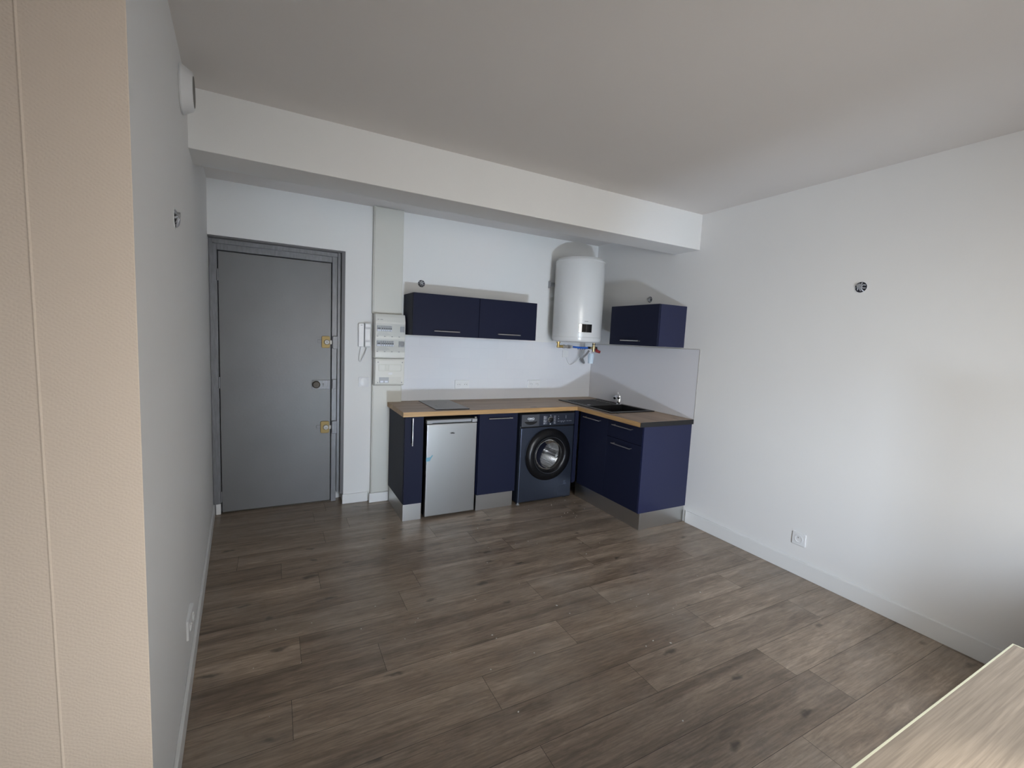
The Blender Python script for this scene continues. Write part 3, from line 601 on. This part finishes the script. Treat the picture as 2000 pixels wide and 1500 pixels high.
# ------------------------------------------------------------------ mini fridge
fr = thing('refrigerator', (1.725, -0.3, 0), 'silver steel under-counter fridge left of the single door cabinet', 'refrigerator')
gx0, gx1, gy = 1.506, 1.943, -0.602
b_ = B(); b_.box(gx0+0.003, gx1-0.003, gy+0.045, -0.06, 0.018, 0.826); ob('body', b_, M['dark'], fr, bevel=0.004)
b_ = B(); b_.box(gx0, gx1, gy, gy+0.042, 0.022, 0.792); fd = ob('door', b_, M['steel'], fr, bevel=0.007, seg=3)
b_ = B(); b_.box(gx0, gx0+0.045, gy+0.002, gy+0.042, 0.796, 0.824).box(gx1-0.045, gx1, gy+0.002, gy+0.042, 0.796, 0.824).box(gx0+0.045, gx1-0.045, gy+0.026, gy+0.042, 0.796, 0.824).box(gx0+0.045, gx1-0.045, gy+0.004, gy+0.026, 0.819, 0.824)
ob('top_grip', b_, M['grey'], fr, bevel=0.002)
b_ = B(); b_.box(gx1-0.02, gx1-0.004, gy+0.004, gy+0.03, 0.826, 0.838); ob('hinge', b_, M['nickel'], fr, bevel=0.002)
text('logo', 'eMn', 0.019, (1.722, gy-0.0006, 0.712), (X90, 0, 0), M['blackprint'], fd, bold=0.0008, sx=1.25)
b_ = B(); b_.prism([(1.506, 0.520), (1.540, 0.523), (1.556, 0.540), (1.562, 0.536), (1.545, 0.508), (1.536, 0.490), (1.506, 0.488)], gy-0.0007, gy-0.0002, ax=1); ob('film_scrap', b_, M['blue'], fd, label='torn scrap of blue protective film')
for x in (1.54, 1.91):
    b_ = B(); b_.cyl((x, -0.53, 0.0005), (x, -0.53, 0.019), 0.014, n=16); ob('foot', b_, M['black'], fr)

# ------------------------------------------------------------------ washing machine
wm = thing('washing_machine', (2.66, -0.3, 0), 'anthracite blue front loading washing machine with black round door', 'washing machine')
mx0, mx1, my = 2.376, 2.958, -0.580
b_ = B(); b_.box(mx0, mx0+0.012, my+0.006, -0.05, 0.016, 0.838).box(mx1-0.012, mx1, my+0.006, -0.05, 0.016, 0.838).box(mx0+0.012, mx1-0.012, my+0.006, -0.05, 0.720, 0.838).box(mx0+0.012, mx1-0.012, my+0.006, -0.05, 0.016, 0.03).box(mx0+0.012, mx1-0.012, -0.062, -0.05, 0.03, 0.72)
ob('cabinet', b_, M['wm2'], wm, bevel=0.006)
dc = Vector((2.675, 0, 0.454)); Rr = 0.243
def plate_hole(x0, x1, z0, z1, c, r, y0, y1, n=64, cr=0.02):
    """front plate with rounded outline and a round hole"""
    bb = B(); bm = bb.bm; rings = []
    for y in (y0, y1):
        inn = []; out = []
        for i in range(n):
            t = 2*math.pi*i/n; dx, dz = math.cos(t), math.sin(t)
            inn.append(bm.verts.new((c.x+r*dx, y, c.z+r*dz)))
            k = min([((x1-c.x)/dx if dx > 1e-6 else 1e9), ((x0-c.x)/dx if dx < -1e-6 else 1e9), ((z1-c.z)/dz if dz > 1e-6 else 1e9), ((z0-c.z)/dz if dz < -1e-6 else 1e9)])
            out.append(bm.verts.new((c.x+k*dx, y, c.z+k*dz)))
        # snap nearest outer verts to the corners
        for X in (x0, x1):
            for Z in (z0, z1):
                v = min(out, key=lambda q: (q.co.x-X)**2+(q.co.z-Z)**2); v.co.x, v.co.z = X, Z
        rings.append((inn, out))
    (i0, o0), (i1, o1) = rings
    for k in range(n):
        j = (k+1) % n
        bm.faces.new([i0[k], i0[j], o0[j], o0[k]]); bm.faces.new([i1[k], o1[k], o1[j], i1[j]])
        bm.faces.new([o0[k], o0[j], o1[j], o1[k]]); bm.faces.new([i0[k], i1[k], i1[j], i0[j]])
    return bb
bb = plate_hole(mx0, mx1, 0.020, 0.715, dc, 0.185, my-0.012, my+0.006)
ob('front_panel', bb, M['wm'], wm, bevel=0.010, seg=3)
b_ = B(); b_.box(mx0+0.005, mx1-0.005, my+0.002, my+0.008, 0.713, 0.726); ob('shadow_gap', b_, M['black'], wm)
b_ = B(); b_.box(mx0, mx1, my-0.010, my+0.006, 0.724, 0.838); cpn = ob('control_panel', b_, M['wm2'], wm, bevel=0.006, seg=3)
# detergent drawer with scooped grip
xd0, xd1 = mx0+0.003, 2.560
b_ = B(); n = 12; z0, z1 = 0.727, 0.836
grip = [(xd0+0.026+(xd1-xd0-0.045)*i/n, 0.772-0.030*math.sin(math.pi*i/n)**0.6) for i in range(n+1)]
b_.prism([(xd0, 0.772), (xd1, 0.772), (xd1, z1), (xd0, z1)], my-0.016, my-0.0095, ax=1)
b_.prism([(xd0, z0), (xd1, z0), (xd1, 0.772)] + grip[::-1] + [(xd0, 0.772)], my-0.016, my-0.0095, ax=1)
dd = ob('detergent_drawer', b_, M['wm3'], wm)
b_ = B(); b_.prism([(p, q) for p, q in grip], my-0.0112, my-0.0102, ax=1); ob('grip_recess', b_, M['black'], dd)
text('logo', 'OMQ', 0.024, (2.472, my-0.0166, 0.797), (X90, 0, 0), M['print'], dd, bold=0.0010, sx=1.2)
b_ = B(); b_.box(2.452, 2.494, my-0.0168, my-0.0162, 0.779, 0.7815); ob('sub_logo', b_, M['print'], dd)
b_ = B(); b_.lathe([(0.027, 0), (0.027, 0.004), (0.024, 0.005)], (2.686, my-0.010, 0.781), (0, -1, 0), 36); dl = ob('program_dial', b_, M['chrome'], wm, smooth=True)
b_ = B(); b_.lathe([(0.0235, 0), (0.022, 0.016), (0.018, 0.018), (0, 0.018)], (2.686, my-0.010, 0.781), (0, -1, 0), 36); ob('knob', b_, M['black'], dl, smooth=True)
b_ = B()
for i in range(7):
    z = 0.741+i*0.0115
    b_.box(2.610, 2.610+0.020+0.004*(i % 3), my-0.0106, my-0.0098, z, z+0.0045)
    b_.box(2.722, 2.745-0.003*(i % 2), my-0.0106, my-0.0098, z, z+0.003)
    b_.box(2.634, 2.650, my-0.0106, my-0.0098, z+0.001, z+0.0025)
b_.box(2.682, 2.690, my-0.0106, my-0.0098, 0.818, 0.824).box(2.680, 2.692, my-0.0106, my-0.0098, 0.735, 0.744)
for f in islands(b_.bm): ob('print_mark', f, M['print'], cpn)
b_ = B()
for x, w_ in ((2.765, .022), (2.795, .034), (2.834, .018), (2.866, .02), (2.893, .030)): b_.box(x, x+w_, my-0.0106, my-0.0098, 0.7605, 0.7625)
b_.box(2.857, 2.859, my-0.0106, my-0.0098, 0.785, 0.815).box(2.772, 2.776, my-0.0106, my-0.0098, 0.806, 0.810).box(2.772, 2.776, my-0.0106, my-0.0098, 0.780, 0.790).box(2.806, 2.810, my-0.0106, my-0.0098, 0.751, 0.755).box(2.830, 2.834, my-0.0106, my-0.0098, 0.751, 0.755)
for f in islands(b_.bm): ob('print_mark', f, M['print'], cpn)
# porthole
yc = my-0.012
b_ = B(); b_.lathe([(0.200, 0.0), (Rr, 0.0), (Rr+0.002, 0.010), (Rr-0.006, 0.024), (Rr-0.03, 0.036), (0.195, 0.042), (0.170, 0.040), (0.150, 0.024), (0.142, 0.006), (0.140, -0.02), (0.150, -0.03), (0.19, -0.01)], (dc.x, yc, dc.z), (0, -1, 0), 72)
pd = ob('porthole_door', b_, M['doorblack'], wm, smooth=True, label='black glossy round door')
b_ = B(); b_.lathe([(0.171, 0.0405), (0.171, 0.0425), (0.168, 0.0425), (0.168, 0.0400)], (dc.x, yc, dc.z), (0, -1, 0), 72); ob('trim_ring', b_, M['wm3'], pd, smooth=True)
gm = bpy.data.materials.new('porthole_glass'); gm.use_nodes = True; Ng = gm.node_tree.nodes; Lg = gm.node_tree.links
for n_ in list(Ng): Ng.remove(n_)
o_ = Ng.new('ShaderNodeOutputMaterial'); mxs = Ng.new('ShaderNodeMixShader'); t_ = Ng.new('ShaderNodeBsdfTransparent'); g_ = Ng.new('ShaderNodeBsdfGlossy'); fz = Ng.new('ShaderNodeFresnel')
fz.inputs[0].default_value = 1.5; t_.inputs[0].default_value = (0.92, 0.93, 0.94, 1); g_.inputs['Roughness'].default_value = 0.03
Lg.new(fz.outputs[0], mxs.inputs[0]); Lg.new(t_.outputs[0], mxs.inputs[1]); Lg.new(g_.outputs[0], mxs.inputs[2]); Lg.new(mxs.outputs[0], o_.inputs[0])
b_ = B(); b_.lathe([(0.141, 0.006), (0.135, -0.004), (0.12, -0.014), (0.08, -0.026), (0, -0.034)], (dc.x, yc, dc.z), (0, -1, 0), 48); ob('door_glass', b_, gm, pd, smooth=True)
dm = mat('perforated_drum', (0.62, 0.62, 0.62), 0.22, 1.0); N, L, b = nodes(dm)
tc = N.new('ShaderNodeTexCoord'); vo = N.new('ShaderNodeTexVoronoi'); vo.inputs['Scale'].default_value = 62; vo.inputs['Randomness'].default_value = 0.1; L.new(tc.outputs['Object'], vo.inputs['Vector'])
r_ = N.new('ShaderNodeMapRange'); r_.inputs['From Min'].default_value = 0.22; r_.inputs['From Max'].default_value = 0.34; L.new(vo.outputs['Distance'], r_.inputs['Value'])
mc = N.new('ShaderNodeMix'); mc.data_type = 'RGBA'; mc.inputs[6].default_value = (0.03, 0.03, 0.03, 1); mc.inputs[7].default_value = (0.85, 0.85, 0.85, 1); L.new(r_.outputs[0], mc.inputs[0]); L.new(mc.outputs[2], b.inputs['Base Color'])
b_ = B(); b_.lathe([(0.150, -0.034), (0.183, -0.05), (0.183, -0.34), (0.15, -0.37), (0.06, -0.375), (0.05, -0.355), (0, -0.35)], (dc.x, yc, dc.z), (0, -1, 0), 48); dmo = ob('drum', b_, dm, wm, smooth=True)
for k in range(3):
    t = math.radians(90+15+120*k); b_ = B()
    p = dc+Vector((math.cos(t), 0, math.sin(t)))*0.160
    b_.tube([(p.x, yc+0.06, p.z), (p.x, yc+0.33, p.z)], 0.026, 14, 0); ob('drum_paddle', b_, M['chrome'], dmo, smooth=True)
# remove the parts of cabinet and panel that would close the porthole: open front box
b_ = B(); b_.prism(rrect(2.795, 2.925, 0.035, 0.135, 0.03), my-0.0135, my-0.0115, ax=1); ob('filter_flap', b_, M['wm'], wm, bevel=0.0008)
b_ = B()
for i, w_ in enumerate((0.034, 0.030, 0.020, 0.026)): b_.box(2.868, 2.868+w_, my-0.0126, my-0.0118, 0.148+i*0.010, 0.1525+i*0.010)
ob('front_print', b_, mat('pale_blue_print', (0.10, 0.13, 0.2), 0.5), wm)
for x in (mx0+0.012, mx1-0.04):
    b_ = B(); b_.lathe([(0, 0), (0.017, 0), (0.017, 0.006), (0.008, 0.008), (0.008, 0.018), (0, 0.018)], (x, -0.575 if x < 2.5 else -0.54, 0.0005), (0, 0, 1), 18); ob('foot', b_, M['grey'] if x < 2.5 else M['black'], wm, smooth=True)

# ------------------------------------------------------------------ wall cabinets
def wall_cab(x0, x1, label, hx):
    c = thing('wall_cabinet', ((x0+x1)/2, 0, 1.499), label, 'kitchen cabinet', 'navy wall cabinets')
    b_ = B(); b_.box(x0, x1, -0.296, -0.001, 1.4995, 1.852); ob('carcass', b_, M['navy'], c, bevel=0.001)
    d = front('door', c, x0+0.001, x1-0.001, -0.317, -0.298, 1.4995, 1.852)
    bar_handle(d, (hx, -0.317, 1.542), (hx+0.230, -0.317, 1.542), (0, -1, 0))
wall_cab(1.448, 2.047, 'left one of the joined pair of navy wall cabinets, beside the breaker boxes', 1.627)
wall_cab(2.049, 2.643, 'right one of the joined pair of navy wall cabinets, nearer the water heater', 2.229)
c = thing('wall_cabinet', (3.4, -0.97, 1.499), 'separate navy wall cabinet on the right wall, right of the water heater', 'kitchen cabinet', 'navy wall cabinets')
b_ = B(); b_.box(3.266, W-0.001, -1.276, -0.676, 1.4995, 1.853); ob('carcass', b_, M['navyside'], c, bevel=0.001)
d = front('door', c, 3.245, 3.264, -1.275, -0.677, 1.4995, 1.853)
bar_handle(d, (3.245, -0.860, 1.540), (3.245, -1.089, 1.540), (-1, 0, 0))

# ------------------------------------------------------------------ water heater
hx, hy, hr, hz0, hz1 = 3.136, -0.291, 0.245, 1.505, 2.300
wh = thing('water_heater', (hx, hy, hz0), 'white cylindrical electric water heater on the back wall near the corner', 'water heater')
b_ = B(); b_.lathe([(0, -0.002), (0.20, 0.0), (0.228, 0.004), (0.240, 0.012), (hr, 0.026), (hr, 0.785), (0.236, 0.800), (0.228, 0.812), (0.12, 0.825), (0, 0.828)], (hx, hy, hz0), (0, 0, 1), 72); ob('tank', b_, M['enamel'], wh, smooth=True)
b_ = B(); b_.lathe([(hr+0.0005, 0.040), (hr+0.0028, 0.042), (hr+0.0028, 0.050), (hr+0.0005, 0.052)], (hx, hy, hz0), (0, 0, 1), 72); ob('bottom_seam', b_, M['enamel'], wh, smooth=True)
b_ = B(); b_.lathe([(hr+0.0005, 0.776), (hr+0.0028, 0.778), (hr+0.0028, 0.786), (hr+0.0005, 0.788)], (hx, hy, hz0), (0, 0, 1), 72); ob('top_seam', b_, M['enamel'], wh, smooth=True)
for z, q in ((2.085, 0.186),):
    b_ = B(); b_.box(hx-q, hx+q, -0.046, -0.041, z-0.02, z+0.02).box(hx-q, hx-q+0.006, -0.041, -0.0005, z-0.035, z+0.035).box(hx+q-0.006, hx+q, -0.041, -0.0005, z-0.035, z+0.035)
    ob('wall_bracket', b_, M['grey'], wh, bevel=0.001)
# display curved on the tank, turned a little to the right
def on_tank(a, r): return (hx+r*math.sin(a), hy-r*math.cos(a))
def curved_plate(a0, a1, z0, z1, r0, r1, n=10):
    bb = B(); pts = [on_tank(a0+(a1-a0)*i/n, r1) for i in range(n+1)]+[on_tank(a1-(a1-a0)*i/n, r0) for i in range(n+1)]
    return bb.prism(pts, z0, z1)
b_ = curved_plate(-0.56, 0.0, 1.588, 1.686, hr+0.0003, hr+0.004); dsp = ob('display_bezel', b_, M['enamel'], wh, bevel=0.001)
b_ = curved_plate(-0.54, -0.02, 1.602, 1.680, hr+0.0035, hr+0.005); ob('screen', b_, M['glassblack'], dsp)
b_ = curved_plate(-0.34, -0.18, 1.703, 1.709, hr+0.0003, hr+0.001); ob('logo', b_, M['grey'], wh)
text('label_print', '· 75', 0.018, (*on_tank(-0.28, hr+0.0056), 1.628), (X90, 0, -0.28), M['hole'], dsp)

pb = thing('water_pipes', (3.1, -0.36, 1.45), 'brass and blue pipe fittings hanging under the water heater', 'pipes')
zp = 1.455
def Q(u, z=zp, dy=0.0): return (2.957+0.378*u, -0.240-0.090*u+dy, z)
b_ = B(); b_.cyl(Q(0, 1.501), Q(0, 1.490), 0.020).cyl(Q(0, 1.490), Q(0, 1.444), 0.0135).cyl(Q(-0.03), Q(0.13), 0.0135)
ob('brass_elbow', b_, mat('yellow_brass', (0.50, 0.38, 0.16), 0.35, 1.0), pb, smooth=True)
b_ = B(); b_.cyl(Q(0.13), Q(0.18), 0.020, n=6).cyl(Q(0.18), Q(0.25), 0.012).cyl(Q(0.25), Q(0.32), 0.019, n=8).cyl(Q(0.32), Q(0.40), 0.014, 0.010)
ob('steel_union', b_, M['nickel'], pb, smooth=True)
b_ = B(); b_.tube([Q(0.40), Q(0.60, zp-0.004), Q(0.84, zp-0.004)], 0.0100, 12); ob('blue_tube', b_, M['bluehose'], pb, smooth=True)
for i in range(4):
    b_ = B(); b_.cyl(Q(0.56+i*0.065, zp-0.022), Q(0.56+i*0.065, zp-0.011), 0.005, n=10); ob('tube_clip', b_, M['bluehose'], pb)
b_ = B(); b_.cyl(Q(0.83, zp-0.002), Q(0.90, zp-0.002), 0.012); ob('hose_nut', b_, M['black'], pb, smooth=True)
b_ = B(); b_.cyl(Q(1, 1.502), Q(1, 1.415), 0.0145).cyl(Q(0.90, 1.452), Q(1.04, 1.452), 0.0125); sv = ob('safety_valve', b_, mat('pale_brass', (0.50, 0.42, 0.25), 0.35, 1.0), pb, smooth=True)
b_ = B(); b_.cyl(Q(1, 1.494), Q(1, 1.486), 0.0165).cyl(Q(1.04, 1.452), Q(1.09, 1.452), 0.015); ob('seal_ring', b_, M['black'], sv, smooth=True)
b_ = B(); b_.cyl(Q(1.05, 1.438, -0.010), Q(1.08, 1.420, -0.028), 0.013).cyl(Q(1.02, 1.424, -0.026), Q(1.13, 1.414, -0.034), 0.014, n=10); ob('red_knob', b_, M['red'], sv, smooth=True)
b_ = B(); b_.lathe([(0, 0), (0.027, 0), (0.032, 0.085), (0.027, 0.104), (0.018, 0.104)], Q(0.93, 1.292), (0.06, 0, 1), 28); fn = ob('drain_funnel', b_, mat('bluish_white_plastic', (0.60, 0.73, 0.85), 0.35), pb, smooth=True)
b_ = B(); b_.tube([Q(0.92, 1.420, 0.03), (3.31, -0.24, 1.38), (3.32, -0.17, 1.34), (3.37, -0.12, 1.31), (3.41, -0.08, 1.285), (3.44, -0.04, 1.29), (3.45, -0.016, 1.30)], 0.011, 12); ob('corrugated_hose', b_, M['grey'], pb, smooth=True)
b_ = B(); b_.tube([(3.30, -0.20, 1.492), (3.36, -0.12, 1.44), (3.375, -0.10, 1.39), (3.33, -0.07, 1.31), (3.28, -0.03, 1.262), (3.245, -0.02, 1.28), (3.215, -0.02, 1.336)], 0.0035, 8)
cb = ob('cable', b_, M['white'], pb, smooth=True, label='thin white power cable')
cv = thing('cable_outlet', (3.21, 0, 1.33), 'small white cable outlet plate on the splashback under the heater', 'cable outlet')
ob('plate', plate(-0.0035, 3.172, 3.245, 1.335, 1.410), M['white'], cv, bevel=0.002)

# ------------------------------------------------------------------ table
tb = thing('table', (0.95, -4.4, 0), 'pale wooden counter-height table with light edge at the lower right corner, lit by the sun', 'table')
tx0, tx1, ty0, ty1, tz = 0.50, 1.859, -5.0, -3.741, 0.89
b_ = B(); b_.box(tx0+0.003, tx1-0.003, ty0+0.003, ty1-0.003, tz-0.028, tz); ob('tabletop', b_, M['table'], tb)
b_ = B(); b_.box(tx0, tx1, ty1-0.003, ty1, tz-0.028, tz+0.0002).box(tx0, tx1, ty0, ty0+0.003, tz-0.028, tz+0.0002).box(tx0, tx0+0.003, ty0+0.003, ty1-0.003, tz-0.028, tz+0.0002).box(tx1-0.003, tx1, ty0+0.003, ty1-0.003, tz-0.028, tz+0.0002)
ob('edge_band', b_, M['tablevein'], tb)
b_ = B(); b_.box(0.62, 1.08, -4.90, -4.0, 0.06, tz-0.029).box(0.66, 1.04, -4.86, -4.04, 0.0005, 0.06); ob('base', b_, M['table'], tb, bevel=0.003)  # unseen solid base, shaped to keep the low lamp off the left walls

# ------------------------------------------------------------------ plaster crumbs on the floor
b_ = B(); rnd = random.Random(3)
spots = [(2.60, -0.66, 14, .16), (2.93, -0.70, 10, .10), (2.2, -1.4, 16, .6), (1.6, -2.3, 14, .8), (0.9, -1.9, 10, .6), (2.4, -2.2, 12, .5), (2.75, -0.95, 8, .2)]
for cx, cy_, n, s_ in spots:
    for _ in range(n):
        x, y = cx+rnd.gauss(0, s_)*0.6, cy_+rnd.gauss(0, s_)*0.35
        if not (0.3 < x < 3.45 and -3.0 < y < -0.62): continue
        if x > 2.93 and y > -1.5: continue
        r = rnd.uniform(0.0015, 0.0042)
        mt = Matrix.Translation((x, y, r*0.5)) @ Matrix.Rotation(rnd.random()*6, 4, 'Z') @ Matrix.Diagonal((r*rnd.uniform(1, 1.8), r, r*0.5, 1))
        bmesh.ops.create_icosphere(b_.bm, subdivisions=1, radius=1, matrix=mt)
props(ob('plaster_crumbs', b_, M['crumb']), 'tiny white plaster crumbs scattered over the dark floor boards', 'debris', kind='stuff')
